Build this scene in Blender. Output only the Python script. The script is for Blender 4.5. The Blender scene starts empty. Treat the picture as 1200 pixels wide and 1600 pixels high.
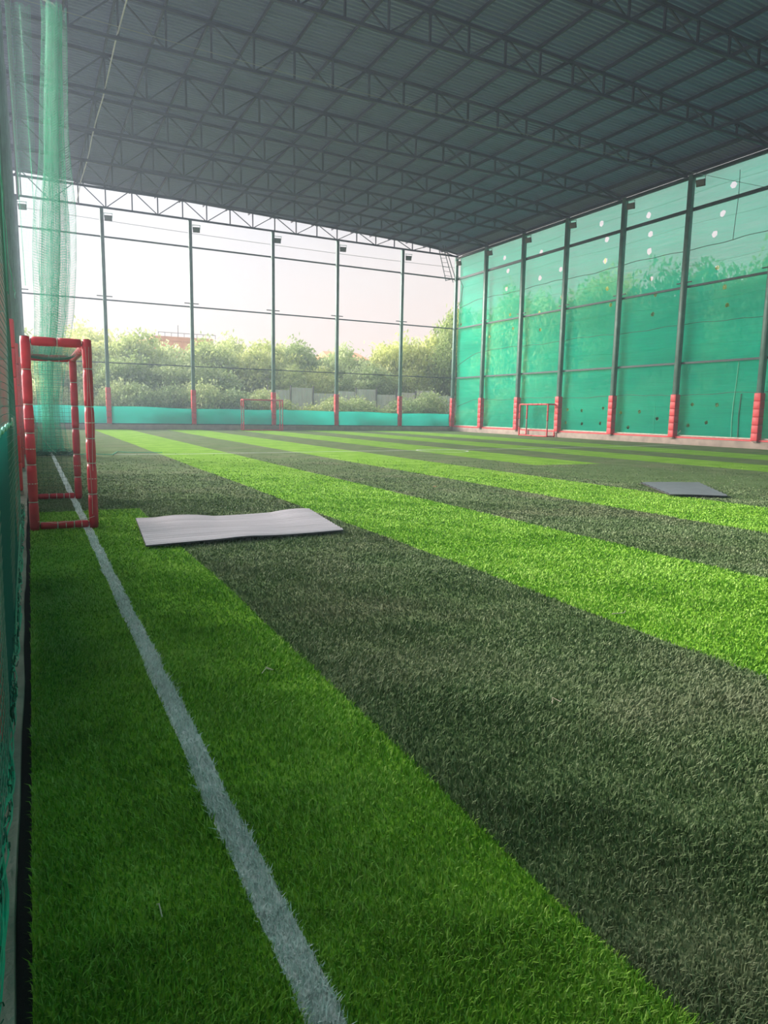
import bpy, bmesh, math, random
import numpy as np
from mathutils import Vector, Matrix, geometry
rnd = random.Random(7)
rng = np.random.default_rng(7)
sc = bpy.context.scene
COL = sc.collection

# ------------------------------------------------------------------ camera, light, exposure
CAM = Vector((0, 0, 1.25))
cF = Vector((0.4494972, 0.88189414, -0.14217942))
cR = Vector((0.89197513, -0.45172353, 0.01806158))
cU = Vector((0.04829739, 0.13493914, 0.9896761))
cam = bpy.data.cameras.new('camera'); co = bpy.data.objects.new('camera', cam); COL.objects.link(co)
cam.sensor_fit = 'HORIZONTAL'; cam.sensor_width = 36; cam.lens = 36*1080.9/1200
cam.clip_start = 0.01; cam.clip_end = 500
m = Matrix((cR, cU, -cF)).transposed().to_4x4(); m.translation = CAM
co.matrix_world = m
sc.camera = co
sc.view_settings.view_transform = 'Standard'; sc.view_settings.look = 'None'
sc.view_settings.gamma = 1; sc.view_settings.use_curve_mapping = False
sc.view_settings.exposure = 0.63

w = bpy.data.worlds.new('world'); sc.world = w; w.use_nodes = True
nt = w.node_tree; nt.nodes.clear()
tc = nt.nodes.new('ShaderNodeTexCoord'); sx = nt.nodes.new('ShaderNodeSeparateXYZ')
ramp = nt.nodes.new('ShaderNodeValToRGB'); bg = nt.nodes.new('ShaderNodeBackground'); wo = nt.nodes.new('ShaderNodeOutputWorld')
nz = nt.nodes.new('ShaderNodeTexNoise'); nz.inputs['Scale'].default_value = 2.2; nz.inputs['Detail'].default_value = 4
mp = nt.nodes.new('ShaderNodeMapping'); mp.inputs['Scale'].default_value = (1, 1, 4)
nt.links.new(tc.outputs['Generated'], mp.inputs[0]); nt.links.new(mp.outputs[0], nz.inputs['Vector'])
ma = nt.nodes.new('ShaderNodeMath'); ma.operation = 'MULTIPLY_ADD'; ma.inputs[1].default_value = 0.12
nt.links.new(nz.outputs[0], ma.inputs[0])
nt.links.new(tc.outputs['Generated'], sx.inputs[0]); nt.links.new(sx.outputs[2], ma.inputs[2]); nt.links.new(ma.outputs[0], ramp.inputs[0])
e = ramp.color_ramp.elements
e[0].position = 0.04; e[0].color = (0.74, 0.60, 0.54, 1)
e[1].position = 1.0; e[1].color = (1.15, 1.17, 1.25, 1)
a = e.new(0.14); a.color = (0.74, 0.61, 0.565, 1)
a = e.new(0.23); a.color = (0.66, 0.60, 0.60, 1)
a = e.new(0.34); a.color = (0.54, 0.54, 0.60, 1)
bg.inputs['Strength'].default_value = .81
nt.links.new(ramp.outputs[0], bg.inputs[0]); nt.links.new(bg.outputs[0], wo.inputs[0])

sun = bpy.data.lights.new('sun', 'SUN'); so = bpy.data.objects.new('sun', sun); COL.objects.link(so)
sun.energy = 8.5; sun.angle = math.radians(34); sun.color = (1, 0.985, 0.97)
so.rotation_euler = Vector((0.60, -0.60, -0.34)).to_track_quat('-Z', 'Y').to_euler()

# ------------------------------------------------------------------ helpers
def tag(o, label=None, cat=None, group=None, kind=None):
    if label: o['label'] = label
    if cat: o['category'] = cat
    if group: o['group'] = group
    if kind: o['kind'] = kind
    return o

def empty(name, loc=(0, 0, 0), rz=0):
    o = bpy.data.objects.new(name, None); COL.objects.link(o)
    o.location = loc; o.rotation_euler = (0, 0, rz); o.empty_display_size = 0.2
    return o

class MB:
    """collects shapes as raw geometry, builds ONE mesh object"""
    def __init__(s): s.v = []; s.f = []
    def box(s, x0, x1, y0, y1, z0, z1):
        b = len(s.v)
        s.v += [(x0,y0,z0),(x1,y0,z0),(x1,y1,z0),(x0,y1,z0),(x0,y0,z1),(x1,y0,z1),(x1,y1,z1),(x0,y1,z1)]
        s.f += [(b,b+3,b+2,b+1),(b+4,b+5,b+6,b+7),(b,b+1,b+5,b+4),(b+1,b+2,b+6,b+5),(b+2,b+3,b+7,b+6),(b+3,b,b+4,b+7)]
        return s
    def tube(s, pts, r, n=6, cap=True, flat=1.0):
        pts = [Vector(p) for p in pts]; b = len(s.v); k = len(pts)
        rr = r if isinstance(r, (list, tuple)) else [r]*k
        t0 = (pts[1]-pts[0]).normalized()
        up = Vector((0, 0, 1)) if abs(t0.z) < .9 else Vector((0, 1, 0))
        for i, p in enumerate(pts):
            t = (pts[min(i+1, k-1)]-pts[max(i-1, 0)]).normalized()
            a = t.cross(up)
            if a.length < 1e-6: a = t.cross(Vector((1, 0, 0)))
            a.normalize(); c = a.cross(t)
            for j in range(n):
                th = 2*math.pi*(j+.5)/n
                s.v.append(tuple(p + a*math.cos(th)*rr[i] + c*math.sin(th)*rr[i]*flat))
        for i in range(k-1):
            for j in range(n):
                q = b+i*n
                s.f.append((q+j, q+(j+1) % n, q+n+(j+1) % n, q+n+j))
        if cap:
            s.f.append(tuple(b+j for j in reversed(range(n)))); s.f.append(tuple(b+(k-1)*n+j for j in range(n)))
        return s
    def bar(s, p, q, wdt, h=None):
        h = h or wdt
        p, q = Vector(p), Vector(q); t = (q-p).normalized()
        up = Vector((0, 0, 1)) if abs(t.z) < .95 else Vector((0, 1, 0))
        a = t.cross(up).normalized()*wdt/2; c = a.normalized().cross(t).normalized()*h/2
        b = len(s.v)
        for o in (p, q):
            s.v += [tuple(o-a-c), tuple(o+a-c), tuple(o+a+c), tuple(o-a+c)]
        s.f += [(b+3,b+2,b+1,b),(b+4,b+5,b+6,b+7),(b,b+1,b+5,b+4),(b+1,b+2,b+6,b+5),(b+2,b+3,b+7,b+6),(b+3,b,b+4,b+7)]
        return s
    def grid(s, fn, us, vs, closed=False):
        b = len(s.v); nu, nv = len(us), len(vs)
        for u in us:
            for v in vs: s.v.append(tuple(fn(u, v)))
        for i in range(nu-1):
            for j in range(nv-1):
                s.f.append((b+i*nv+j, b+(i+1)*nv+j, b+(i+1)*nv+j+1, b+i*nv+j+1))
        return s
    def mesh(s, name, mat, smooth=False):
        me = bpy.data.meshes.new(name); me.from_pydata(s.v, [], s.f)
        if mat: me.materials.append(mat)
        if smooth: me.polygons.foreach_set('use_smooth', [True]*len(me.polygons))
        me.update(); return me
    def build(s, name, mat, parent=None, smooth=False):
        return link(name, s.mesh(name, mat, smooth), parent)

def link(name, me, parent=None, loc=None):
    o = bpy.data.objects.new(name, me); COL.objects.link(o)
    if parent: o.parent = parent
    if loc: o.location = loc
    return o

def copy_tree(o, parent=None):
    c = o.copy(); COL.objects.link(c); c.parent = parent
    for ch in list(o.children): copy_tree(ch, c)
    return c

def bevelled(name, mb, mat, parent=None, w=0.01, seg=2):
    o = mb.build(name, mat, parent, True)
    md = o.modifiers.new('bevel', 'BEVEL'); md.width = w; md.segments = seg
    return o

# ------------------------------------------------------------------ materials
def newmat(name):
    m = bpy.data.materials.new(name); m.use_nodes = True
    return m, m.node_tree, m.node_tree.nodes['Principled BSDF']

def mat(name, col, rough=.6, metal=0, var=.15, scale=6, bump=0, bscale=60, col2=None, stretch=(1, 1, 1)):
    m, t, b = newmat(name)
    N = t.nodes; L = t.links
    tc = N.new('ShaderNodeTexCoord'); mp = N.new('ShaderNodeMapping'); mp.inputs['Scale'].default_value = stretch
    L.new(tc.outputs['Object'], mp.inputs[0])
    n = N.new('ShaderNodeTexNoise'); n.inputs['Scale'].default_value = scale; n.inputs['Detail'].default_value = 6
    L.new(mp.outputs[0], n.inputs['Vector'])
    r = N.new('ShaderNodeValToRGB'); r.color_ramp.elements[0].position = .3; r.color_ramp.elements[1].position = .7
    c2 = col2 or tuple(min(1, c*(1+var)) for c in col)
    r.color_ramp.elements[0].color = (*[c*(1-var) for c in col], 1) if not col2 else (*col, 1)
    r.color_ramp.elements[1].color = (*c2, 1)
    L.new(n.outputs[0], r.inputs[0]); L.new(r.outputs[0], b.inputs['Base Color'])
    b.inputs['Roughness'].default_value = rough; b.inputs['Metallic'].default_value = metal
    if bump:
        n2 = N.new('ShaderNodeTexNoise'); n2.inputs['Scale'].default_value = bscale; n2.inputs['Detail'].default_value = 4
        L.new(mp.outputs[0], n2.inputs['Vector'])
        bp = N.new('ShaderNodeBump'); bp.inputs['Strength'].default_value = bump; bp.inputs['Distance'].default_value = .01
        L.new(n2.outputs[0], bp.inputs['Height']); L.new(bp.outputs[0], b.inputs['Normal'])
    return m

M = {}
M['post'] = mat('green_painted_steel', (0.10, 0.20, 0.18), .45, .2, .25, 3)
M['truss'] = mat('dark_painted_steel', (0.035, 0.04, 0.085), .6, .2, .2, 3)
M['rail'] = mat('rail_steel', (0.03, 0.06, 0.065), .5, .3, .2, 3)
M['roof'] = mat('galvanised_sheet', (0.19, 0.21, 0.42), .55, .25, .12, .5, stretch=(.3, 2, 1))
M['red'] = mat('red_vinyl', (0.62, 0.028, 0.05), .42, 0, .14, 9, .25, 25)
M['redwall'] = mat('red_vinyl_faded', (0.80, 0.07, 0.085), .5, 0, .12, 4, .1, 20)
M['pinkpad'] = mat('bare_foam', (0.42, 0.30, 0.27), .8, 0, .15, 20)
M['tie'] = mat('white_tie', (0.62, 0.60, 0.52), .6)
M['curb'] = mat('concrete_kerb', (0.42, 0.35, 0.31), .9, 0, .2, 2.5, .3, 30)
M['curbl'] = mat('grey_concrete_kerb', (0.46, 0.44, 0.38), .95, 0, .25, 5, .5, 60)
M['infill'] = mat('black_rubber_infill', (0.012, 0.011, 0.013), .95, 0, .5, 200, 1, 500)
M['net'] = mat('green_net_cord', (0.0, 0.56, 0.36), .6, 0, .15, 3)
M['netdark'] = mat('dark_green_net_cord', (0.012, 0.15, 0.10), .65, 0, .2, 3)
M['netgrey'] = mat('grey_green_net_cord', (0.05, 0.22, 0.17), .65, 0, .2, 3)
M['netlight'] = mat('pale_green_cord', (0.12, 0.60, 0.42), .6, 0, .1, 3)
M['rope'] = mat('white_rope', (0.65, 0.66, 0.66), .7)
M['wire'] = mat('thin_wire', (0.30, 0.30, 0.33), .6)
M['pipe'] = mat('grey_pipe', (0.42, 0.43, 0.45), .4, .3)
M['lampbox'] = mat('lamp_housing', (0.06, 0.065, 0.06), .4, .3)
M['lampglass'] = mat('lamp_lens', (0.10, 0.11, 0.10), .15, 0)
M['bracket'] = mat('teal_bracket', (0.05, 0.30, 0.25), .5, .1)
M['mat1'] = mat('white_foam_mat', (0.66, 0.62, 0.67), .75, 0, .16, 2.2, .3, 40, stretch=(.25, 9, 1))  # streaks in the colour stand in for shading between the ribs
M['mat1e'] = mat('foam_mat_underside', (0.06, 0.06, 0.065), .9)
M['mat2'] = mat('grey_foam_mat', (0.20, 0.235, 0.26), .7, 0, .06, 5, .2, 40)
M['earth'] = mat('outside_ground', (0.16, 0.15, 0.08), .95, 0, .3, .5, .4, 3)
M['bark'] = mat('bark', (0.14, 0.10, 0.07), .9, 0, .3, 5)
M['orange'] = mat('orange_brickwork', (0.98, 0.46, 0.22), .9, 0, .18, .5)
M['orange2'] = mat('orange_brickwork_dark', (0.80, 0.36, 0.18), .9, 0, .15, .5)
M['sheetwall'] = mat('pale_corrugated_sheet', (0.85, 0.82, 0.85), .6, .1, .1, 1)
M['sheetdark'] = mat('grey_capping', (0.20, 0.19, 0.21), .6)
M['straw'] = mat('dry_straw', (0.55, 0.50, 0.38), .8)
M['leafb'] = mat('dry_leaf', (0.45, 0.25, 0.12), .8)

def cloth_mat(name, col, transp, dif, tl, weave=True):
    m, t, b = newmat(name); N = t.nodes; L = t.links
    out = N['Material Output']; N.remove(b)
    tc = N.new('ShaderNodeTexCoord')
    n = N.new('ShaderNodeTexNoise'); n.inputs['Scale'].default_value = .35; n.inputs['Detail'].default_value = 5
    mp = N.new('ShaderNodeMapping'); mp.inputs['Scale'].default_value = (1, .35, 2.2)
    L.new(tc.outputs['Object'], mp.inputs[0]); L.new(mp.outputs[0], n.inputs['Vector'])
    wv = N.new('ShaderNodeTexNoise'); wv.inputs['Scale'].default_value = 3; wv.inputs['Detail'].default_value = 3
    mp2 = N.new('ShaderNodeMapping'); mp2.inputs['Scale'].default_value = (1, .25, 9)
    L.new(tc.outputs['Object'], mp2.inputs[0]); L.new(mp2.outputs[0], wv.inputs['Vector'])
    r = N.new('ShaderNodeValToRGB')
    r.color_ramp.elements[0].position = .3; r.color_ramp.elements[0].color = (*[c*.82 for c in col], 1)
    r.color_ramp.elements[1].position = .7; r.color_ramp.elements[1].color = (*[c*1.1 for c in col], 1)
    L.new(n.outputs[0], r.inputs[0])
    d = N.new('ShaderNodeBsdfDiffuse'); tr = N.new('ShaderNodeBsdfTranslucent'); tp = N.new('ShaderNodeBsdfTransparent')
    L.new(r.outputs[0], d.inputs[0]); L.new(r.outputs[0], tr.inputs[0])
    m1 = N.new('ShaderNodeMixShader'); m1.inputs[0].default_value = tl
    L.new(d.outputs[0], m1.inputs[1]); L.new(tr.outputs[0], m1.inputs[2])
    m2 = N.new('ShaderNodeMixShader')
    mr = N.new('ShaderNodeMapRange'); mr.inputs[1].default_value = .3; mr.inputs[2].default_value = .7
    mr.inputs[3].default_value = transp*.8; mr.inputs[4].default_value = transp*1.2
    L.new(wv.outputs[0], mr.inputs[0]); L.new(mr.outputs[0], m2.inputs[0])
    L.new(m1.outputs[0], m2.inputs[1]); L.new(tp.outputs[0], m2.inputs[2]); L.new(m2.outputs[0], out.inputs[0])
    return m
M['shade'] = cloth_mat('green_shade_cloth', (0.02, 0.99, 0.70), .28, 1, .66)
M['shadeband'] = cloth_mat('teal_shade_cloth', (0.0, 0.86, 0.72), .04, 1, .5)
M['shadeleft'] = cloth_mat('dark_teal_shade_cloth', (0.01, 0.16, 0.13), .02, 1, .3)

def foliage_mat(name, c1, c2, c3):
    m, t, b = newmat(name); N = t.nodes; L = t.links
    out = N['Material Output']; N.remove(b)
    at = N.new('ShaderNodeAttribute'); at.attribute_name = 'leaf'
    oi = N.new('ShaderNodeObjectInfo')
    r = N.new('ShaderNodeValToRGB')
    r.color_ramp.elements[0].color = (*c1, 1); r.color_ramp.elements[1].color = (*c3, 1)
    x = r.color_ramp.elements.new(.5); x.color = (*c2, 1)
    L.new(at.outputs['Fac'], r.inputs[0])
    h = N.new('ShaderNodeHueSaturation')
    mr = N.new('ShaderNodeMapRange'); mr.inputs[3].default_value = .475; mr.inputs[4].default_value = .52
    L.new(oi.outputs['Random'], mr.inputs[0]); L.new(mr.outputs[0], h.inputs['Hue'])
    mr2 = N.new('ShaderNodeMapRange'); mr2.inputs[3].default_value = 1.2; mr2.inputs[4].default_value = .8
    L.new(oi.outputs['Random'], mr2.inputs[0]); L.new(mr2.outputs[0], h.inputs['Value'])
    L.new(r.outputs[0], h.inputs['Color'])
    d = N.new('ShaderNodeBsdfDiffuse'); tr = N.new('ShaderNodeBsdfTranslucent')
    L.new(h.outputs[0], d.inputs[0]); L.new(h.outputs[0], tr.inputs[0])
    mx = N.new('ShaderNodeMixShader'); mx.inputs[0].default_value = .5
    L.new(d.outputs[0], mx.inputs[1]); L.new(tr.outputs[0], mx.inputs[2]); L.new(mx.outputs[0], out.inputs[0])
    return m
M['leaf'] = foliage_mat('leaves', (0.30, 0.40, 0.14), (0.52, 0.63, 0.24), (0.74, 0.80, 0.44))
M['leafd'] = foliage_mat('leaves_grey_green', (0.28, 0.38, 0.16), (0.47, 0.60, 0.28), (0.70, 0.78, 0.48))

def turf_mat(name, blade, c1, c2, c3, wear=None):
    """one turf colour: three tones mixed by noise at several sizes; blades add a per-blade tone"""
    m, t, b = newmat(name); N = t.nodes; L = t.links
    g = N.new('ShaderNodeNewGeometry')
    n1 = N.new('ShaderNodeTexNoise'); n1.inputs['Scale'].default_value = 1.6; n1.inputs['Detail'].default_value = 5
    n2 = N.new('ShaderNodeTexNoise'); n2.inputs['Scale'].default_value = 28; n2.inputs['Detail'].default_value = 6; n2.inputs['Roughness'].default_value = .7
    L.new(g.outputs['Position'], n1.inputs['Vector']); L.new(g.outputs['Position'], n2.inputs['Vector'])
    r = N.new('ShaderNodeValToRGB')
    r.color_ramp.elements[0].position = .25; r.color_ramp.elements[0].color = (*c1, 1)
    r.color_ramp.elements[1].position = .75; r.color_ramp.elements[1].color = (*c3, 1)
    x = r.color_ramp.elements.new(.5); x.color = (*c2, 1)
    mx = N.new('ShaderNodeMix'); mx.data_type = 'FLOAT'
    if blade:
        at = N.new('ShaderNodeAttribute'); at.attribute_name = 'leaf'
        mx.inputs[0].default_value = .55
        L.new(at.outputs['Fac'], mx.inputs[3])
    else:
        mx.inputs[0].default_value = .55
        L.new(n2.outputs[0], mx.inputs[3])
    L.new(n1.outputs[0], mx.inputs[2]); L.new(mx.outputs[0], r.inputs[0])
    if wear:
        n4 = N.new('ShaderNodeTexNoise'); n4.inputs['Scale'].default_value = .8; n4.inputs['Detail'].default_value = 5
        L.new(g.outputs['Position'], n4.inputs['Vector'])
        mr = N.new('ShaderNodeMapRange'); mr.inputs[1].default_value = .48; mr.inputs[2].default_value = .68; mr.inputs[4].default_value = .75
        L.new(n4.outputs[0], mr.inputs[0])
        mc = N.new('ShaderNodeMix'); mc.data_type = 'RGBA'; L.new(mr.outputs[0], mc.inputs[0]); L.new(r.outputs[0], mc.inputs[6]); mc.inputs[7].default_value = (*wear, 1)
        L.new(mc.outputs[2], b.inputs['Base Color'])
    else: L.new(r.outputs[0], b.inputs['Base Color'])
    b.inputs['Roughness'].default_value = .65 if blade else .9
    b.inputs['Specular IOR Level'].default_value = .3 if blade else .1
    if not blade:
        bp = N.new('ShaderNodeBump'); bp.inputs['Strength'].default_value = .7; bp.inputs['Distance'].default_value = .03
        n3 = N.new('ShaderNodeTexNoise'); n3.inputs['Scale'].default_value = 45; n3.inputs['Detail'].default_value = 5
        L.new(g.outputs['Position'], n3.inputs['Vector']); L.new(n3.outputs[0], bp.inputs['Height']); L.new(bp.outputs[0], b.inputs['Normal'])
    return m
LT = ((0.08, 0.25, 0.010), (0.23, 0.48, 0.035), (0.46, 0.69, 0.16))
DK = ((0.055, 0.115, 0.035), (0.14, 0.215, 0.085), (0.30, 0.37, 0.20))
PT = ((0.09, 0.16, 0.055), (0.14, 0.225, 0.085), (0.20, 0.28, 0.13))
WH = ((0.55, 0.60, 0.58), (0.80, 0.86, 0.84), (0.96, 1.0, 0.98))
M['turf_light'] = turf_mat('light_turf', 0, *LT); M['turf_light_b'] = turf_mat('light_turf_blades', 1, *LT)
M['turf_dark'] = turf_mat('dark_turf', 0, *DK, wear=(.19, .215, .12)); M['turf_dark_b'] = turf_mat('dark_turf_blades', 1, *DK, wear=(.20, .225, .13))
M['turf_patch'] = turf_mat('worn_turf', 0, *PT); M['turf_patch_b'] = turf_mat('worn_turf_blades', 1, *PT)
M['turf_white'] = turf_mat('white_turf', 0, *WH); M['turf_white_b'] = turf_mat('white_turf_blades', 1, *WH)

# ------------------------------------------------------------------ dimensions
XR, YB, ZT = 27.56, 43.4, 12.3
YF = -1.0

# ------------------------------------------------------------------ ground and turf
MB().grid(lambda u, v: (u, v, -.06), [-90, -30, 0, 30, 60, 140], [-20, 0, 40, 80, 160]).build('ground', M['earth'])
tag(bpy.data.objects['ground'], kind='structure')
fl = MB().box(-.09, XR, YF, YB-.1, -.05, -.012).build('floor', M['infill']); tag(fl, kind='structure')

def px(x, y, z=0):
    d = Vector((x, y, z))-CAM; f = d.dot(cF)
    return 600+1080.9*d.dot(cR)/f, 800-1080.9*d.dot(cU)/f

def blades(name, bmat, parent, inside, x0, x1, y0, y1, hs=1.0, dens=1.0):
    """fibres of the turf pile: fewer and wider with distance from the photograph's spot"""
    V = []; F = []; A = []
    shells = [(.3, 1.6), (1.6, 2.2), (2.2, 3), (3, 4), (4, 5.5), (5.5, 7.5), (7.5, 10), (10, 14), (14, 19), (19, 24)]
    nv = 0
    for a, b in shells:
        rr = (a+b)/2
        D = dens*38000*(1.6/max(rr, 1.4))**1.62
        bx0, bx1 = max(x0, -.1), min(x1, b); by0, by1 = max(y0, .2), min(y1, b)
        if bx1 <= bx0 or by1 <= by0: continue
        n = int(D*(bx1-bx0)*(by1-by0))
        P = np.column_stack([rng.uniform(bx0, bx1, n), rng.uniform(by0, by1, n)])
        d = np.hypot(P[:, 0], P[:, 1]); k = (d >= a) & (d < b)
        f = P[:, 0]*cF.x+P[:, 1]*cF.y-1.25*cF.z
        u = 600+1080.9*(P[:, 0]*cR.x+P[:, 1]*cR.y-1.25*cR.z)/f
        v = 800-1080.9*(P[:, 0]*cU.x+P[:, 1]*cU.y-1.25*cU.z)/f
        k &= rng.random(n) < np.clip((24-d)/14, 0, 1)**3.2
        k &= (f > .3) & (u > -120) & (u < 1420) & (v < 1800) & inside(P[:, 0], P[:, 1])
        P = P[k]; d = d[k]; n = len(P)
        if not n: continue
        wd = .0016*np.maximum(d/1.6, 1)**.72*rng.uniform(.7, 1.3, n)
        h = hs*rng.uniform(.014, .030, n)*np.maximum(d/1.6, 1)**-.22*(1+.18*np.sin(P[:, 0]*9+P[:, 1]*5)+.12*np.sin(P[:, 1]*17))
        th = rng.uniform(0, 2*np.pi, n); ln = rng.uniform(.1, .95, n)*h
        # the pile leans a little toward -y and in swirls
        lx = np.cos(th)*ln+.25*h*np.sin(P[:, 1]*2.1+P[:, 0]*1.3); ly = np.sin(th)*ln-.25*h
        th2 = rng.uniform(0, np.pi, n); sx_, sy_ = np.cos(th2)*wd, np.sin(th2)*wd
        Z0 = np.full(n, -.012)
        pts = np.stack([
            np.column_stack([P[:, 0]-sx_, P[:, 1]-sy_, Z0]), np.column_stack([P[:, 0]+sx_, P[:, 1]+sy_, Z0]),
            np.column_stack([P[:, 0]+lx*.35-sx_*.9, P[:, 1]+ly*.35-sy_*.9, h*.6]), np.column_stack([P[:, 0]+lx*.35+sx_*.9, P[:, 1]+ly*.35+sy_*.9, h*.6]),
            np.column_stack([P[:, 0]+lx, P[:, 1]+ly, h])], axis=1)
        V.append(pts.reshape(-1, 3)); A.append(np.repeat(rng.beta(2, 2.2, n), 5))
        base = nv+np.arange(n)*5
        F.append(np.concatenate([np.column_stack([base, base+1, base+3]), np.column_stack([base, base+3, base+2]), np.column_stack([base+2, base+3, base+4])]))
        nv += n*5
    if not V: return
    V = np.concatenate(V).astype(np.float32); F = np.concatenate(F).astype(np.int32); A = np.concatenate(A).astype(np.float32)
    me = bpy.data.meshes.new(name)
    me.vertices.add(len(V)); me.vertices.foreach_set('co', V.ravel())
    me.loops.add(F.size); me.loops.foreach_set('vertex_index', F.ravel())
    me.polygons.add(len(F)); me.polygons.foreach_set('loop_start', np.arange(0, F.size, 3, dtype=np.int32))
    me.update(calc_edges=True)
    at = me.attributes.new('leaf', 'FLOAT', 'POINT'); at.data.foreach_set('value', A)
    me.materials.append(bmat)
    o = link(name, me, parent); o['kind'] = 'stuff'
    return o

WLX = lambda y: .483+.004*np.sin(y*5.3)+.003*np.sin(y*11)-.006*np.minimum(y, 20)/20*2
def online(x, y): return np.abs(x-WLX(y)) < .040
edges = [-.055, 1.18, 3.15, 5.12, 7.21, 9.32, 11.38, 13.6, 15.8, 18.1, 20.4, 23.3, XR-.03]
SEAM = 9.08
def strip(x0, x1, y0, y1, kind, wav=.012, label=None):
    n = 40
    ys = np.linspace(y0, y1, n)
    w0 = lambda y: x0+(0 if x0 < 0 else wav*math.sin(y*.9+x0*3)+wav*.5*math.sin(y*2.7+x0))
    w1 = lambda y: x1+(0 if x1 > XR-.1 else wav*math.sin(y*.9+x1*3)+wav*.5*math.sin(y*2.7+x1))
    s = MB().grid(lambda u, v: (w0(u)+(w1(u)-w0(u))*v, u, 0), ys, [0, 1])
    for q in (0, 1):
        s.grid(lambda u, v: ((w0(u), w1(u))[q], u, -.012*v), ys, [0, 1])
    o = s.build('turf_strip', M['turf_'+kind], fl)
    def inside(x, y):
        a = x0+(0 if x0 < 0 else 1)*(wav*np.sin(y*.9+x0*3)+wav*.5*np.sin(y*2.7+x0))
        b = x1+wav*np.sin(y*.9+x1*3)+wav*.5*np.sin(y*2.7+x1)
        k = (x >= a) & (x < b)
        if x0 < 1: k &= ~online(x, y)
        return k
    blades('turf_fibres', M['turf_'+kind+'_b'], o, inside, x0-.05, x1+.05, y0, y1)
    if label: o['label'] = label
    return o
strip(edges[0], edges[1], YF, SEAM, 'light', label='bright green turf strip along the left kerb')
strip(edges[0], edges[1], SEAM, YB-.12, 'dark', label='dark green turf strip behind the near goal')
kinds = ['dark', 'light', 'dark', 'light', 'dark', None, 'dark', 'light', 'dark', 'light', 'dark']
for i, kd in enumerate(kinds):
    a, b = edges[i+1], edges[i+2]
    if kd: strip(a, b, YF, YB-.12, kd, label=('bright green' if kd == 'light' else 'dark green')+' turf strip')
    else:
        strip(a, b, 13.9, YB-.12, 'light', label='bright green turf strip')
        strip(a, b, YF, 13.9, 'dark', label='dark green turf strip where the bright one stops short')
pt = MB()
pc = [(11.0, 13.2), (13.3, 13.1), (13.9, 10.2), (13.6, 7.8), (11.8, 8.1), (9.9, 10.0), (10.0, 11.6)]
for i in range(1, len(pc)-1):
    b = len(pt.v); pt.v += [(*pc[0], .004), (*pc[i], .004), (*pc[i+1], .004)]; pt.f.append((b, b+2, b+1))
pt.build('turf_patch', M['turf_patch'], fl)
# white touch line laid into the pile
wl = MB().grid(lambda u, v: (float(WLX(u))+v, u, .003), np.linspace(YF, 21.5, 90), [-.04, .04]).build('white_line', M['turf_white'], fl)
wl['label'] = 'white touch line along the left side'
blades('turf_fibres', M['turf_white_b'], wl, online, .40, .58, .3, 21, 1.08, 1.1)
# halfway line and the small centre circle
hp = [(1.2, 20.0), (3.1, 19.75), (6, 20.0), (9.4, 20.35), (13, 20.6), (18.3, 21.2), (22.6, 21.9), (27.3, 22.8)]
hw = MB()
for (x0, y0), (x1, y1) in zip(hp, hp[1:]):
    hw.grid(lambda u, v: (x0+(x1-x0)*u, y0+(y1-y0)*u+v, .005), [0, 1], [-.045, .045])
hw.build('halfway_line', M['turf_white'], fl)
MB().grid(lambda u, v: (12.45+(.87+v)*math.cos(u), 20.15+(.87+v)*math.sin(u), .006), np.linspace(0, 2*math.pi, 49), [-.035, .035]).build('centre_circle', M['turf_white'], fl)

# ------------------------------------------------------------------ kerbs (setting)
c = MB().box(0, XR+.35, YB-.12, YB+.25, -.06, .30); o = bevelled('baseboard_back', c, M['curb'], w=.015); tag(o, kind='structure')
c = MB().box(XR-.02, XR+.35, YF, YB-.12, -.06, .30); o = bevelled('baseboard_right', c, M['curb'], w=.015); tag(o, kind='structure')
lc = MB().grid(lambda u, v: ((-.081+.004*math.sin(u*2.3)+.003*math.sin(u*6), -.081+.004*math.sin(u*2.3)+.003*math.sin(u*6)-.008, -.36, -.36)[v], u, (-.06, .006, .012, -.06)[v]),
               np.linspace(YF, YB, 160), [0, 1, 2, 3])
o = lc.build('baseboard_left', M['curbl']); tag(o, kind='structure')

# ------------------------------------------------------------------ roof
def zroof(x): return 13.82-.031*x if x < 24 else 13.82-.031*24-.085*(x-24)
XL = -2.7
X1 = 28.35
ce = empty('ceiling'); tag(ce, kind='structure')
SW = 1.0
xs = [XL, 6, 14, 20, 24, X1]
nw = 5
prof = []
for k in range(nw):
    y = k*SW/nw
    prof += [(y, 0), (y+.045, 0), (y+.08, .075), (y+.14, .075), (y+.175, 0)]
prof.append((SW+.02, .004))
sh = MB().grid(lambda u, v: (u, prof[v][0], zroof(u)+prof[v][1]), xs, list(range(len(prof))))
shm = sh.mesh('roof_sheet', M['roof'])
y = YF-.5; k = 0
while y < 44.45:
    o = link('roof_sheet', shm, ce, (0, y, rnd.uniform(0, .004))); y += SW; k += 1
pm = None
for k in range(22):
    x = .13+1.405*(k-1)
    if x > X1: break
    if pm is None: pm = MB().box(-.03, .03, YF-.5, 44.5, -.11, 0).mesh('purlin', M['truss'])
    link('purlin', pm, ce, (x, 0, zroof(x)-.004))
for x in (X1-.05,):
    MB().box(x-.03, x+.03, YF-.5, 44.5, zroof(x)-.12, zroof(x)-.003).build('purlin', M['truss'], ce)
MB().box(26.9, 26.96, YF-.5, 44.5, zroof(27)-.11, zroof(27)-.01).build('purlin', M['truss'], ce)

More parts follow.
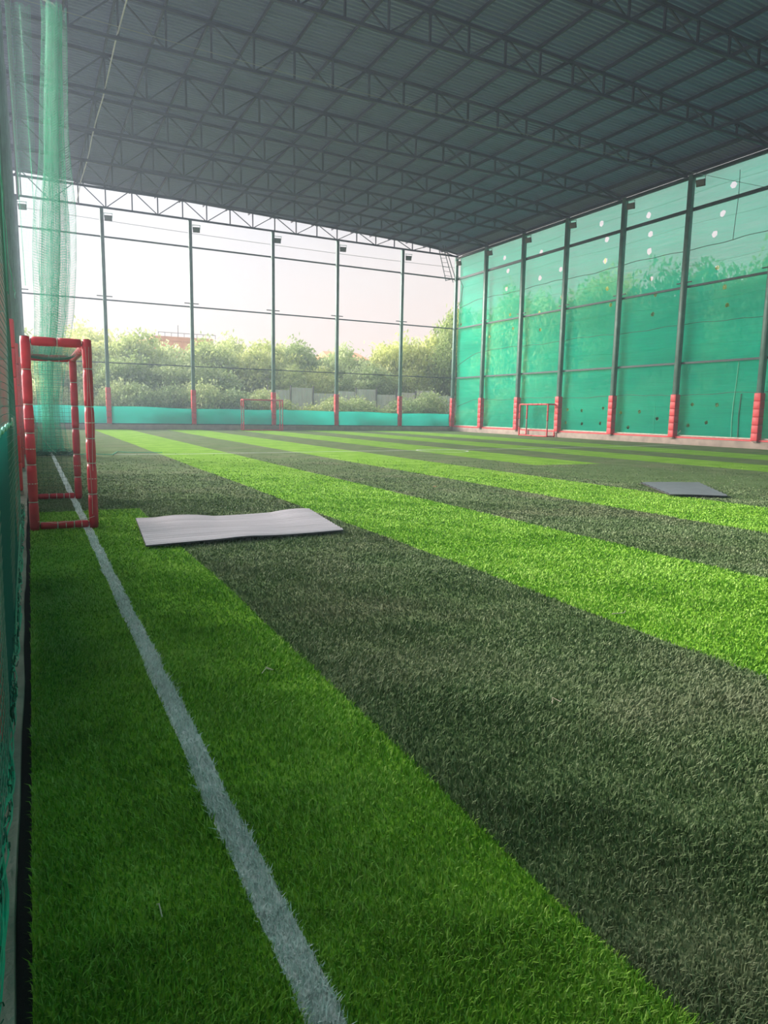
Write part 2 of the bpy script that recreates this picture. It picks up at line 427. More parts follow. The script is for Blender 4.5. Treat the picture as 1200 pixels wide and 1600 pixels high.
# ------------------------------------------------------------------ trusses
def ztop(x):
    return zroof(x)-.19 if x < 25.6 else zroof(25.6)-.19-(x-25.6)*(zroof(25.6)-.19-ZT-.06)/(XR-25.6)*.75
nodes = [.13+1.4*(k-2) for k in range(22)]; nodes[-1] = XR-.15
def make_truss():
    t = empty('roof_truss', (0, 0, 0))
    MB().bar((XL, 0, ZT), (XR+.1, 0, ZT), .09, .1).build('bottom_chord', M['truss'], t)
    tc_ = MB(); px_ = [XL, 25.6, XR]
    for a, b in zip(px_, px_[1:]): tc_.bar((a, 0, ztop(a)), (b+.02, 0, ztop(b)), .09, .1)
    tc_.build('top_chord', M['truss'], t)
    for i, x in enumerate(nodes):
        if i < len(nodes)-1: MB().bar((x, 0, ZT), (x, 0, ztop(x)), .065).build('web_post', M['truss'], t)
        if i < len(nodes)-1:
            x2 = nodes[i+1]
            if i % 2 == 0: MB().bar((x, .02, ztop(x)), (x2, .02, ZT), .045).build('web_diagonal', M['truss'], t)
            else: MB().bar((x, .02, ZT), (x2, .02, ztop(x2)), .045).build('web_diagonal', M['truss'], t)
        if i % 2 == 0 and i < len(nodes)-1:
            MB().box(x-.12, x+.12, -.02, .03, ztop(x)-.14, ztop(x)-.02).build('gusset_plate', M['truss'], t)
    return t
TY = [43.4, 39.75, 35.8, 31.9, 28.05, 24.0, 19.75, 15.9, 11.75]
ordn = ['back-most', 'second', 'third', 'fourth', 'fifth', 'sixth', 'seventh', 'eighth', 'ninth']
t0 = make_truss()
for i, y in enumerate(TY):
    t = t0 if i == 0 else copy_tree(t0)
    t.location = (0, y, 0)
    lab = 'dark steel lattice truss standing on the back wall posts against the sky' if i == 0 else \
        'dark steel lattice truss under the roof, %s counted from the back wall' % ordn[i]
    tag(t, lab, 'roof truss', 'roof trusses')
# the light pipe run along the bottom chords, and beams along the eaves
o = MB().tube([(2.95+.02*math.sin(i*1.7)-.12*(i/12), 18+26*i/12, ZT+.12+.03*math.sin(i*2.1)) for i in range(13)], .022, 6).build('bracing_pipe', M['pipe'])
tag(o, 'thin pale pipe running front to back over the truss bottom chords at left', 'pipe')
o = MB().box(-.08, .06, YF, YB, ZT-.22, ZT-.06).build('eave_beam', M['truss']); tag(o, 'long dark beam along the top of the left fence posts', 'beam')
er = empty('eave_rail', (XR, 20, ZT)); tag(er, 'dark twin rail running along the tops of the right wall posts', 'rail')
r1 = MB().box(-.06, .06, -21, YB-20, -.2, -.1).build('lower_tube', M['rail'], er)
r2 = MB().tube([(0.45, -21, .12), (.45, YB-20, .12)], .03).build('upper_tube', M['rail'], er)
for y in np.arange(-3, 23.5, 1.97):
    MB().bar((0, y, -.12), (.45, y, .12), .05).build('rail_bracket', M['rail'], er)

# ------------------------------------------------------------------ wall posts with red padding
def post_parts(t, w, d, h, padw, z0, zp, mt, side):
    p = MB()
    # rolled I section: two flanges and a web, as seen by their light and dark faces
    p.box(-w/2, w/2, -d/2, -d/2+.02, z0, h); p.box(-w/2, w/2, d/2-.02, d/2, z0, h); p.box(-.03, .03, -d/2, d/2, z0, h)
    if side == 'box':
        p = MB().box(-w/2, w/2, -d/2, d/2, z0, h)
    bevelled('steel_column', p, mt, t, .006, 1)
    n = 6
    hs = np.linspace(z0+.04, zp, n+1)
    for i in range(n):
        q = MB().box(-padw/2, padw/2, -padw/2, padw/2, hs[i]+.003, hs[i+1]-.003)
        bevelled('pad_sleeve', q, M['redwall'], t, .022, 2)
    MB().box(-.13, .13, -.13, .13, z0-.01, z0+.03).build('base_plate', M['curb'], t)

XB = [-.17, 4.09, 8.94, 14.0, 18.38, 23.2]
nm = ['at the far left corner', 'first from the left', 'second from the left', 'third from left', 'fourth from the left', 'fifth from the left, nearest the corner']
for i, x in enumerate(XB):
    t = empty('fence_post', (x, YB, 0))
    post_parts(t, .19, .19, ZT-.05, .27, .29, 2.41, M['post'], 'box')
    MB().box(-.42, .42, -.02, .02, 7.48, 7.53).build('cross_bracket', M['rail'], t)
    tag(t, 'green post with red padded foot, back wall, '+nm[i], 'post', 'back posts')
YR = [39.75, 35.77, 31.88, 27.65, 23.62, 19.28, 15.1]
t = empty('fence_post', (XR, YB, 0)); post_parts(t, .2, .2, ZT-.05, .28, .29, 2.38, M['post'], 'box')
tag(t, 'green steel corner post with red padded foot where back and right walls meet', 'post')
nr = ['nearest the far corner', 'second from the far corner, behind the right goal', 'third from the far corner', 'fourth from the far corner', 'fifth from the far corner', 'at the right edge of the photo', 'beyond the right edge of the photo']
for i, y in enumerate(YR):
    t = empty('fence_post', (XR, y, 0))
    post_parts(t, .22, .22, ZT-.05, .31, .29, 2.36, M['post'], 'box')
    MB().box(-.02, .02, -.42, .42, 7.48, 7.53).build('cross_bracket', M['rail'], t)
    MB().box(-.04, .04, -.1, -.04, 10.5, 10.62).build('rail_clip', M['rail'], t)
    tag(t, 'green post, red padded foot, right wall, '+nr[i], 'post', 'right wall posts')
YL = [2.75, 6.85, 11.0, 15.1, 19.2, 23.3, 27.4, 31.5, 35.6, 39.7]
nl = ['nearest the camera', 'second nearest, by the near goal', 'third nearest', 'fourth nearest', 'fifth nearest', 'sixth nearest', 'seventh nearest', 'eighth nearest', 'ninth nearest', 'farthest before the corner']
for i, y in enumerate(YL):
    t = empty('fence_post', (-.262, y, 0)); w = .2
    post_parts(t, .2, .2, ZT-.1, .25, .03, 2.42, M['post'], 'box')
    tag(t, 'green red-padded post behind the left net, '+nl[i], 'post', 'left wall posts')

# ------------------------------------------------------------------ rails
def rail(name, a, b, r, label, sag=0, n=2, mt='rail'):
    pts = [Vector(a).lerp(Vector(b), i/(n-1))-Vector((0, 0, sag*4*(i/(n-1))*(1-i/(n-1)))) for i in range(n)]
    o = MB().tube(pts, r, 8).build(name, M[mt]); tag(o, label, 'rail'); return o
for z, l, r in ((10.76, 'top', .05), (7.32, 'middle', .042), (3.82, 'lowest', .032)):
    rail('fence_rail', (-.2, YB+.12, z), (XR, YB+.12, z), r, 'dark %s horizontal rail across the back posts' % l)
    o = MB().box(XR-.05+.14, XR+.05+.14, YF, YB, z-(.07 if z > 10 else .045), z+(.07 if z > 10 else .045)).build('fence_rail', M['rail'])
    tag(o, 'dark %s horizontal rail along the right green cloth wall' % l, 'rail')
rail('fence_wire', (0, YB+.1, 11.75), (XR, YB+.1, 11.55), .012, 'faint thin wire sagging high across the back opening', .15, 12, 'wire')
o = MB().box(-.1, XR-.2, YB-.05, YB-.01, .30, .36).build('fence_rail', M['rail']); tag(o, 'dark bottom rail on the kerb under the teal cloth band', 'rail')
o = MB().box(XR-.02, XR+.03, YF, YB-.1, .31, .38).build('fence_rail', M['redwall']); tag(o, 'red bottom rail on the kerb of the right wall', 'rail')
o = MB().box(XR+.1, XR+.13, YF, YB-.1, .39, .45).build('hem_strip', M['tie']); tag(o, 'white hem strip above the red bottom rail of the right wall', 'strip')

# ------------------------------------------------------------------ cloths
def wob(a, b): return math.sin(a*1.7+b*.9)*.5+math.sin(a*.63-b*1.9+1.3)*.5
bandtop = lambda x: 1.30+.035*math.sin(x*.45)+.02*math.sin(x*1.3)-.05*(x > 15)
s = MB().grid(lambda u, v: (u, YB+.02+.03*wob(u*2, v*3)+.02*math.sin(u*4.3+v*5), .34+(bandtop(u)-.34)*v), np.linspace(-.05, XR-.25, 150), np.linspace(0, 1, 8))
s.grid(lambda u, v: (u, YB+.0+.03*v, bandtop(u)+.015*(v-.5)), np.linspace(-.05, XR-.25, 80), [0, 1])
o = s.build('shade_cloth_band', M['shadeband'], smooth=True); tag(o, 'low bright teal cloth band along the foot of the back wall', 'shade cloth')
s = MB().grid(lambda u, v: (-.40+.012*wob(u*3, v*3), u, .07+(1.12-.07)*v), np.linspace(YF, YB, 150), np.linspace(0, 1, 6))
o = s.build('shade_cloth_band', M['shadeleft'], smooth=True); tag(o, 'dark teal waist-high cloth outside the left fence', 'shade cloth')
o = MB().tube([(-.385, YF+(YB-YF)*i/60, 1.13+.012*math.sin(i*2.2)) for i in range(61)], .012, 5).build('hem_rope', M['netlight']); tag(o, 'pale green rope along the top edge of the left cloth', 'rope')

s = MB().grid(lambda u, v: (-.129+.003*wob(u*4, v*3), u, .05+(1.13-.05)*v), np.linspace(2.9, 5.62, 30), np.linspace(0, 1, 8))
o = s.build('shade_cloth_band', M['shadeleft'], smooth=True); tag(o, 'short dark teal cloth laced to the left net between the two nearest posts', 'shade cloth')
o = MB().tube([(-.124, 2.9+2.72*i/20, 1.13+.008*math.sin(i*1.7)) for i in range(21)], .010, 6).build('hem_rope', M['netlight']); tag(o, 'bright teal rolled hem of the short cloth on the left net', 'hem')
# right wall: one tall sheet with torn round holes
HOLES = [(29.52, 11.49), (29.06, 10.58), (29.11, 9.5), (26.28, 11.16), (26.12, 10.24), (26.1, 9.41), (21.64, 11.36), (22.06, 10.27), (22.37, 9.46), (22.11, 7.96), (25.87, 8.07), (28.81, 8.01), (25.55, 7.28), (28.5, 7.13), (21.64, 7.05), (21.44, 6.25), (38.11, 11.28), (37.65, 10.39), (34.5, 10.96), (40.24, 10.79), (37.71, 9.3), (34.47, 9.45), (32.62, 9.65), (37.25, 7.62), (34.31, 7.4), (32.38, 8.07), (36.89, 6.73), (34.18, 6.39), (39.44, 6.46), (43.0, 7.6), (31.38, 1.62), (30.21, 1.57), (28.62, 1.7), (31.48, 0.86), (30.15, 0.82), (28.76, 0.89), (27.31, 1.48), (26.03, 1.52), (24.87, 1.2), (26.71, 0.71), (22.84, 1.89), (21.5, 1.87), (21.97, 1.06), (22.99, 0.9), (25.61, 6.33)]
def clothtop(y):
    yy = sorted(YR+[YB, YF, 3, 7, 11]); 
    for a, b in zip(yy, yy[1:]):
        if a <= y <= b: return ZT-.02-.30*4*((y-a)/(b-a))*(1-(y-a)/(b-a))*(.6+.4*math.sin(a*3))-.05*math.sin(y*4)*0
    return ZT-.2
pts = []; Eg = []; 
NY, NZ = 150, 44
ys = np.linspace(YF, YB-.1, NY)
idx = {}
def near_hole(y, z): return any((y-a)**2+(z-b)**2 < .30**2 for a, b in HOLES)
for i, y in enumerate(ys):
    zt = clothtop(y)
    for j in range(NZ):
        z = .40+(zt-.40)*j/(NZ-1)
        if j in (0, NZ-1) or i in (0, NY-1) or not near_hole(y, z):
            idx[(i, j)] = len(pts); pts.append(Vector((y, z)))
for i in range(NY-1): 
    Eg.append((idx[(i, 0)], idx[(i+1, 0)])); Eg.append((idx[(i, NZ-1)], idx[(i+1, NZ-1)]))
for j in range(NZ-1):
    for i in (0, NY-1): 
        if (i, j) in idx and (i, j+1) in idx: Eg.append((idx[(i, j)], idx[(i, j+1)]))
hr = []
for hi, (a, b) in enumerate(HOLES):
    r = (.17 if b > 9 else .13) if b > 3 else .10
    rr = random.Random(hi); st = len(pts)
    for k in range(12):
        th = 2*math.pi*k/12; q = r*rr.uniform(.82, 1.12)
        pts.append(Vector((a+q*math.cos(th)*(1.0 if b > 3 else 1.25), b+q*math.sin(th))))
    for k in range(12): Eg.append((st+k, st+(k+1) % 12))
    hr.append((a, b, r*.8))
vv, ee, ff, *_ = geometry.delaunay_2d_cdt(pts, Eg, [], 0, 1e-5)
keep = []
for f in ff:
    c_ = sum((vv[i] for i in f), Vector((0, 0)))/len(f)
    if any((c_.x-a)**2+(c_.y-b)**2 < r*r for a, b, r in hr): continue
    keep.append(tuple(f))
def clx(y, z):
    k = .035*wob(y*.8, z*.5)+.015*math.sin(z*2.2+y*.4)
    low = max(0, 1-(z-.4)/1.8)
    k += low*.05*(math.sin(y*5+z*7)+.6*math.sin(y*9-z*6))*(1 if y > 33 else .25)
    return XR+.27+k
me = bpy.data.meshes.new('shade_cloth_wall'); me.from_pydata([(clx(v.x, v.y), v.x, v.y) for v in vv], [], keep)
me.materials.append(M['shade']); me.polygons.foreach_set('use_smooth', [True]*len(me.polygons)); me.update()
cw = empty('shade_cloth_wall', (0, 0, 0)); tag(cw, 'tall translucent green shade cloth with torn round holes along the right wall', 'shade cloth')
link('cloth', me, cw)
def seam(z0, tilt, dip, name='seam'):
    p = []
    for i in range(120):
        y = 13+(YB-13.2)*i/119
        z = z0+tilt*(y-30)+.04*math.sin(y*.9+z0)+.02*math.sin(y*3.1)-dip*max(0, (y-40)/3.4)**2
        p.append((clx(y, z)-.012, y, z))
    MB().tube(p, .016, 4).build(name, M['netdark'], cw)
seam(9.03, 0, .3); seam(5.58, -.004, 1.0); seam(2.32, -.006, .55)
for z in (11.5, 10.1, 8.3, 6.6, 4.6):
    p = [(clx(y, z)-.006, y, z+.05*math.sin(y*.7+z)) for y in np.linspace(13, YB-.2, 90)]
    MB().tube(p, .005, 3).build('crease', M['net'], cw)
for y, z0, z1, mt, r in ((21.4, 9.0, 11.9, 'netdark', .012), (20.62, .45, 3.8, 'netlight', .016), (20.3, .45, 2.35, 'netdark', .025), (25, .5, 2, 'net', .005)):
    MB().tube([(clx(y, z)-.02, y+.05*math.sin(z), z) for z in np.linspace(z0, z1, 12)], r, 4).build('tie_cord', M[mt], cw)
# frayed end at the corner
o = MB().tube([(XR-.02, YB-.3, 10.9), (XR+.2, YB-.6, 10.2), (XR+.15, YB-.5, 9.2), (XR-.05, YB-.15, 8.6)], .02, 5).build('tie_cord', M['netdark'], cw)

s = MB().grid(lambda u, v: (u, YF-.1+.03*wob(u, v), v), np.linspace(-.3, XR, 60), np.linspace(.02, ZT, 8))
o = s.build('added_front_cloth', M['shadeleft'], smooth=True); tag(o, kind='structure')  # added unseen cloth behind the camera, keeps the near turf dim
# ------------------------------------------------------------------ floodlights
def floodlight():
    t = empty('floodlight')
    bevelled('housing', MB().box(-.2, .2, -.05, .05, -.42, -.12), M['lampbox'], t, .02)
    MB().box(-.17, .17, -.056, -.045, -.39, -.15).build('lens', M['lampglass'], t)
    MB().box(-.24, .24, -.02, .02, -.03, .0).build('bracket', M['bracket'], t)
    MB().bar((-.21, 0, 0), (-.21, 0, -.25), .02).bar((.21, 0, 0), (.21, 0, -.25), .02).build('yoke', M['bracket'], t)
    for s_ in np.linspace(-.3, .3, 4): pass
    return t
f0 = floodlight()
fn = ['left of the first', 'beside the first', 'beside the second', 'beside the third', 'beside the fourth', 'beside the fifth']
first = True
for i, x in enumerate([.15, 4.42, 9.28, 14.28, 18.72, 23.6]):
    t = f0 if first else copy_tree(f0); first = False
    t.location = (x, YB-.14, 12.0); t.rotation_euler = (.25, 0, -.2)
    tag(t, 'small dark floodlight under the back truss, %s back post' % fn[i], 'floodlight', 'floodlights on the back wall')
rn = ['at the far corner', 'at the first post from the far corner', 'at the second post from the far corner', 'at the third post from the far corner', 'at the fourth post from the far corner', 'at the fifth post from the far corner']
for i, y in enumerate([42.9, 39.2, 35.2, 31.3, 27.1, 23.0]):
    t = copy_tree(f0); t.location = (XR-.2, y, 12.0); t.rotation_euler = (.3, 0, -math.pi/2+.35)
    tag(t, 'dark floodlight hanging on the right wall %s' % rn[i], 'floodlight', 'floodlights on the right wall')

# ladder-like bracing at the far right corner
t = empty('bracing_ladder', (26.3, YB-.25, 11.5)); tag(t, 'thin slanted steel ladder bracing hanging beside the far corner post', 'bracing')
for a, b in (((-.45, 0, 1.25), (.25, 0, -1.0)), ((-.08, 0, 1.35), (.85, 0, -1.05)), ((.12, 0, 1.35), (1.0, 0, -.7))):
    MB().bar(a, b, .04).build('stile', M['rail'], t)
MB().bar((.2, 0, -.98), (1.15, 0, -.72), .045).build('foot_bar', M['rail'], t)
for k in range(7):
    u = (k+.7)/8
    MB().bar((-.45+.7*u, 0, 1.25-2.25*u), (-.08+.93*u, 0, 1.35-2.4*u), .022).build('rung', M['rail'], t)

# ------------------------------------------------------------------ nets
def strand(V, F, pts, r):
    """3-sided cord"""
    b = len(V); k = len(pts)
    for i, p in enumerate(pts):
        q = pts[min(i+1, k-1)]; o_ = pts[max(i-1, 0)]
        t = Vector(q)-Vector(o_); t.normalize()
        a = t.cross(Vector((.31, .2, .93)) if abs(t.z) < .8 else Vector((.8, .6, 0))).normalized(); c_ = a.cross(t)
        for j in range(3):
            th = 2.094*j
            V.append((p[0]+(a.x*math.cos(th)+c_.x*math.sin(th))*r, p[1]+(a.y*math.cos(th)+c_.y*math.sin(th))*r, p[2]+(a.z*math.cos(th)+c_.z*math.sin(th))*r))
    for i in range(k-1):
        for j in range(3):
            F.append((b+i*3+j, b+i*3+(j+1) % 3, b+i*3+3+(j+1) % 3, b+i*3+3+j))
def net_obj(name, V, F, mt, parent=None):
    me = bpy.data.meshes.new(name); me.from_pydata(V, [], F); me.materials.append(mt); me.update()
    return link(name, me, parent)
# left fence net: diamond mesh in the plane of the fence
def lx(y, z): return -.121+.010*math.sin(y*1.1+z*.8)+.006*math.sin(y*3.3-z*2.1)-.004
V = []; F = []
def diag_net(V, F, y0, y1, z0, z1, pitch, r, seg, fx, sagf=.012):
    H = z1-z0
    for sgn in (1, -1):
        s_ = y0-H
        while s_ < y1+H:
            # line y = s + sgn*(z-z0)
            ta, tb = 0, H
            if sgn > 0: ta = max(ta, y0-s_); tb = min(tb, y1-s_)
            else: ta = max(ta, s_-y1); tb = min(tb, s_-y0)
            if tb-ta > .05:
                n = max(2, int((tb-ta)/seg)+1)
                strand(V, F, [(fx(s_+sgn*t, z0+t), s_+sgn*t+sagf*math.sin(t*3+s_), z0+t+sagf*math.sin(s_*2.7+t*2)) for t in np.linspace(ta, tb, n)], r)
            s_ += pitch*1.414
r5 = random.Random(8)
z = .16
while z < 12:
    k_ = r5.uniform(.2, 1.2); p_ = r5.uniform(0, 6)
    strand(V, F, [(lx(y, z), y, z+.012*math.sin(y*1.5+k_)-.02*abs(math.sin((y-.3)*math.pi/4.2))) for y in np.linspace(YF, 7.0, 22)], .0020 if z < 6 else .0018)
    z += .045 if z < 4.5 else .09
for y in np.arange(YF, 7.0, .06):
    strand(V, F, [(lx(y, z_)-.001, y+.01*math.sin(z_*2+y*9), z_) for z_ in np.linspace(.14, 12, 30)], .0013)
ln = empty('fence_net', (0, 0, 0)); tag(ln, 'green diamond-mesh safety net stretched along the left fence', 'net')
net_obj('mesh', V, F, M['netgrey'], ln)['kind'] = 'stuff'
# edge cords and lacing on the second post
for dx, yy in ((0, 6.8), (.003, 7.0)):
    MB().tube([(lx(yy, z)+.008+dx, yy+.03*math.sin(z*1.9+dx*300), z) for z in np.linspace(2.2, 12.2, 30)], .006, 4).build('edge_cord', M['netlight'], ln)
MB().tube([(lx(y, 1.0)-.003, y, 3.0+.1*math.sin(y)) for y in np.linspace(YF, 14, 60)], .005, 4).build('edge_cord', M['net'], ln)

# loose net bunched on the left kerb
V = []; F = []
r2_ = random.Random(3)
for k in range(620):
    y = .9+ (r2_.random()**1.5)*8.5; z = .03+abs(r2_.gauss(0, .045)); x = -.135+min(.025, r2_.gauss(0, .014))
    R_ = r2_.uniform(.010, .028); a0 = r2_.uniform(0, 6.28); tilt = r2_.uniform(-1, 1)
    n = r2_.randint(5, 9); p = []
    for i in range(n+1):
        th = a0+i/n*r2_.uniform(3.5, 6.2)
        p.append((x+R_*.35*math.cos(th)*tilt, y+R_*math.cos(th), max(.016, z+R_*math.sin(th))))
    strand(V, F, p, r2_.uniform(.0015, .0032))
V2 = []; F2 = []
for k in range(16):
    x = -.135+min(.025, r2_.gauss(0, .012))
    ph = r2_.uniform(0, 6)
    strand(V2, F2, [(x+.012*math.sin(y*9+ph), y, .03+.03*abs(math.sin(y*3+ph))+.02*math.sin(y*13+ph)) for y in np.linspace(.8, 9, 90)], .003)
nb = empty('net_bundle', (-.12, 4, .08)); tag(nb, 'tangled dark green net edge bunched on the left kerb', 'net')
o = net_obj('cord_tangle', V, F, M['netdark'], None); o.parent = nb; o.location = (.12, -4, -.08); o['kind'] = 'stuff'
o = net_obj('edge_ropes', V2, F2, M['net'], None); o.parent = nb; o.location = (.12, -4, -.08)
# pale tie rope slanting down, knot and tag
o = MB().tube([(-.108, 6.9, .06), (-.108, 6.0, .34), (-.11, 5.0, .30), (-.112, 4.2, .26), (-.12, 3.6, .06)], .004, 5).build('tie_rope', M['netlight']); tag(o, 'pale green tie rope slanting down the left net by the kerb', 'rope')
o = MB().tube([(-.11, 4.35, .07), (-.103, 4.2, .11), (-.105, 4.05, .06)], [.003, .013, .002], 6).build('plastic_tag', M['netlight']); tag(o, 'bright green plastic tag on the bunched net', 'tag')
o = bevelled('clip', MB().box(-.126, -.108, 5.55, 5.68, 1.105, 1.165), M['tie'], None, .006); tag(o, 'small white clip at the end of the short cloth on the left net', 'clip')


# gathered divider net hanging beside the halfway line
BY = 19.8
def env(z):   # left, right edge of the hanging bundle at height z, from the photograph
    t_ = [(0, .0, .95), (.25, .1, .85), (1.2, .16, .72), (2.4, .10, .90), (3.4, .15, 1.1), (4.9, .18, 1.25), (6, .25, 1.28), (7.1, .44, 1.20), (8, .50, 1.19), (9.4, .60, 1.22), (10.7, .68, 1.26)]
    for (a, l0, r0), (b, l1, r1_) in zip(t_, t_[1:]):
        if z <= b: u = (z-a)/(b-a); return l0+(l1-l0)*u, r0+(r1_-r0)*u
    return .66, 1.26
NS = 300
ss = np.linspace(0, 1, NS)
def fold(s, z):
    l, r = env(z)
    # denser to the left-centre; folds swing in y
    u = .5+.5*math.sin(s*41+.35*math.sin(z*.45+s*20))*(.42+.58*abs(math.sin(s*7.3+1)))
    u = .62*u+.38*s
    x = l+(r-l)*u
    y = BY+.22*math.sin(s*97+.3*math.sin(z*.5))+.12*math.sin(s*31+z*.3)
    return x+.008*math.sin(z*2+s*60), y
V = []; F = []
zs = np.linspace(.12, 10.72, 26)
for s in ss: strand(V, F, [(*fold(s, z), z) for z in zs], .0016)
zr = .12
rows = []
while zr < 10.7:
    rows.append(zr); zr += .062
for z in rows:
    b = len(V)
    for i, s in enumerate(ss):
        x, y = fold(s, z); d_ = .006*math.sin(s*160+z)
        V += [(x, y, z-.0017+d_), (x, y, z+.0017+d_)]
    F += [(b+2*i, b+2*i+2, b+2*i+3, b+2*i+1) for i in range(NS-1)]
dn = empty('divider_net', (.6, BY, 0)); tag(dn, 'gathered green divider net hanging from a wire to the turf beyond the near goal', 'net')
o = net_obj('mesh', V, F, M['net'], dn); o.location = (-.6, -BY, 0); o['kind'] = 'stuff'
# few sparse folds further left
V = []; F = []
for s in np.linspace(0, 1, 26):
    strand(V, F, [(-.02+s*.45+.05*math.sin(z*.4+s*9), BY+.1*math.sin(s*30), z) for z in np.linspace(4.2, 10.6, 14)], .0016)
for z in np.arange(4.2, 10.6, .075):
    strand(V, F, [(-.02+s*.45+.05*math.sin(z*.4+s*9), BY+.1*math.sin(s*30), z+.01*math.sin(s*20)) for s in np.linspace(0, 1, 10)], .0014)
o = net_obj('loose_fold', V, F, M['net'], dn); o.location = (-.6, -BY, 0)
V = []; F = []
r3 = random.Random(5)
for k in range(170):
    x = r3.uniform(-.08, 1.05); y = BY+r3.gauss(0, .14); z = .03+abs(r3.gauss(0, .05)); R_ = r3.uniform(.03, .1); a0 = r3.uniform(0, 6)
    strand(V, F, [(x+R_*math.cos(a0+i*.9), y+R_*.6*math.sin(a0+i*.9), max(.01, z+.04*math.sin(i+a0))) for i in range(6)], .006)
o = net_obj('heap', V, F, M['netdark'], dn); o.location = (-.6, -BY, 0); o['kind'] = 'stuff'
w1 = MB().tube([(-.2+28*i/30, BY, 10.72-.25*4*(i/30)*(1-i/30)) for i in range(31)], .008, 5).build('suspension_wire', M['wire']); tag(w1, 'thin wire strung across the field carrying the divider net', 'wire')
w2 = MB().tube([(.72, BY-.05, 10.80), (.95, BY-.05, 10.76), (1.02, BY-.05, 10.70)], .022, 5).build('lashing', M['rope']); tag(w2, 'short white lashing at the top of the gathered divider net', 'rope')
w3 = MB().tube([(.5, 11.2, 1.75-.0), (.17, 14, 1.2), (.28, 16, .75), (.47, 18.5, .35), (.6, 19.4, .12)], .008, 5)
w3 = MB().tube([(-.02, 13, 1.5), (.08, 14.3, .95), (.2, 15.5, .6), (.42, 18.0, .25), (.55, 19.3, .08)], .008, 5).build('slack_rope', M['netlight']); tag(w3, 'slack pale green rope hanging behind the near goal', 'rope')
w4 = MB().tube([(1.0, 19.6, .02), (1.3, 20.1, .015), (1.9, 19.7, .015), (2.15, 20.9, .02), (2.5, 20.6, .015), (3.3, 20.4, .015)], .012, 4).build('loose_cord', M['netlight']); tag(w4, 'loose pale cord on the dark turf right of the divider net', 'rope')

# ------------------------------------------------------------------ goals
def padded(t, name, a, b, r, n, mt, tie=True, seed=0, core=.6, bare=()):
    """steel tube wrapped in foam sleeves held with ties"""
    rr = random.Random(seed); a = Vector(a); b = Vector(b)
    m_ = MB().tube([a, b], r*core, 8).build(name, M['truss'], t)
    cuts = [0]+sorted((i+rr.uniform(-.12, .12))/n for i in range(1, n))+[1]
    for i in range(n):
        u0, u1 = cuts[i], cuts[i+1]; L_ = (b-a).length
        g = .006/L_
        ps = []; rs = []
        for k in range(7):
            u = (u0+g)+(u1-u0-2*g)*k/6
            ps.append(a.lerp(b, u)); rs.append(r*(.90, .99, 1.0, 1.02, 1.0, .99, .90)[k]*rr.uniform(.985, 1.015))
        MB().tube(ps, rs, 12).build('pad_sleeve', M['pinkpad'] if i in bare else mt, m_, True)
        if tie and i:
            c_ = a.lerp(b, u0); dd = (b-a).normalized()
            MB().tube([c_-dd*.0035, c_+dd*.0035], r*1.0, 10).build('tie', M['tie'], m_)
            if rr.random() < .3:
                c_ = a.lerp(b, (u0+u1)/2); MB().tube([c_-dd*.004, c_+dd*.004], r*1.045, 10).build('tie', M['tie'], m_)
    return m_

def goal(L_, D_, H_, r, mt, label, loc, rz, fine=True, bare=()):
    """box-frame goal; local x = depth (0 at the back, D_ at the mouth), y = width"""
    t = empty('goal', loc, rz); tag(t, label, 'goal', None)
    n = 6 if fine else 4; sd = 1
    hh = H_-r
    for x, y_ in ((0, 0), (D_, 0), (0, L_), (D_, L_)):
        padded(t, 'post', (x, y_, .0), (x, y_, hh+r), r, n, mt, fine, sd, bare=bare); sd += 1
    for y_ in (0, L_):
        padded(t, 'side_bar', (r, y_, hh), (D_-r, y_, hh), r*.95, 2, mt, fine, sd); sd += 1
        padded(t, 'side_bar', (r, y_, r), (D_-r, y_, r), r*.8, 3 if fine else 1, mt, fine, sd); sd += 1
    padded(t, 'crossbar', (D_, r, hh), (D_, L_-r, hh), r*.95, n+2, mt, fine, sd); sd += 1
    padded(t, 'crossbar', (0, r, hh), (0, L_-r, hh), r*.95, n+2, mt, fine, sd); sd += 1
    if not fine: padded(t, 'ground_bar', (D_, r, r*.8), (D_, L_-r, r*.8), r*.7, 2, mt, False, sd)
    V = []; F = []
    pz = .055 if fine else .10; rn_ = .0016 if fine else .0022
    def sheet(fn, nu, nv):
        for u in np.linspace(0, 1, nu): strand(V, F, [fn(u, v) for v in np.linspace(0, 1, 7)], rn_)
        for v in np.linspace(0, 1, nv): strand(V, F, [fn(u, v) for u in np.linspace(0, 1, 9)], rn_)
    ny = int(L_/pz); nz_ = int(H_/pz); nd = int(D_/pz)
    bl = lambda u, v: .02*math.sin(u*7+v*5)*math.sin(math.pi*v)
    sheet(lambda u, v: (.0+bl(u, v), L_*u, .03+(hh-.03)*v), ny, nz_)
    sheet(lambda u, v: (D_*u*.96+.01, L_+bl(u, v), .03+(hh-.03)*v), nd, nz_)
    sheet(lambda u, v: (D_*u*.96+.01, L_*v, hh-.03*math.sin(math.pi*v)-.03*math.sin(math.pi*u)), nd, ny)
    net_obj('goal_net', V, F, M['netdark'], t)
    return t
g = goal(2.58, .555, 1.93, .047, M['red'], 'near red padded goal standing against the left fence over the white line', (-.012, 7.76, 0), 0)
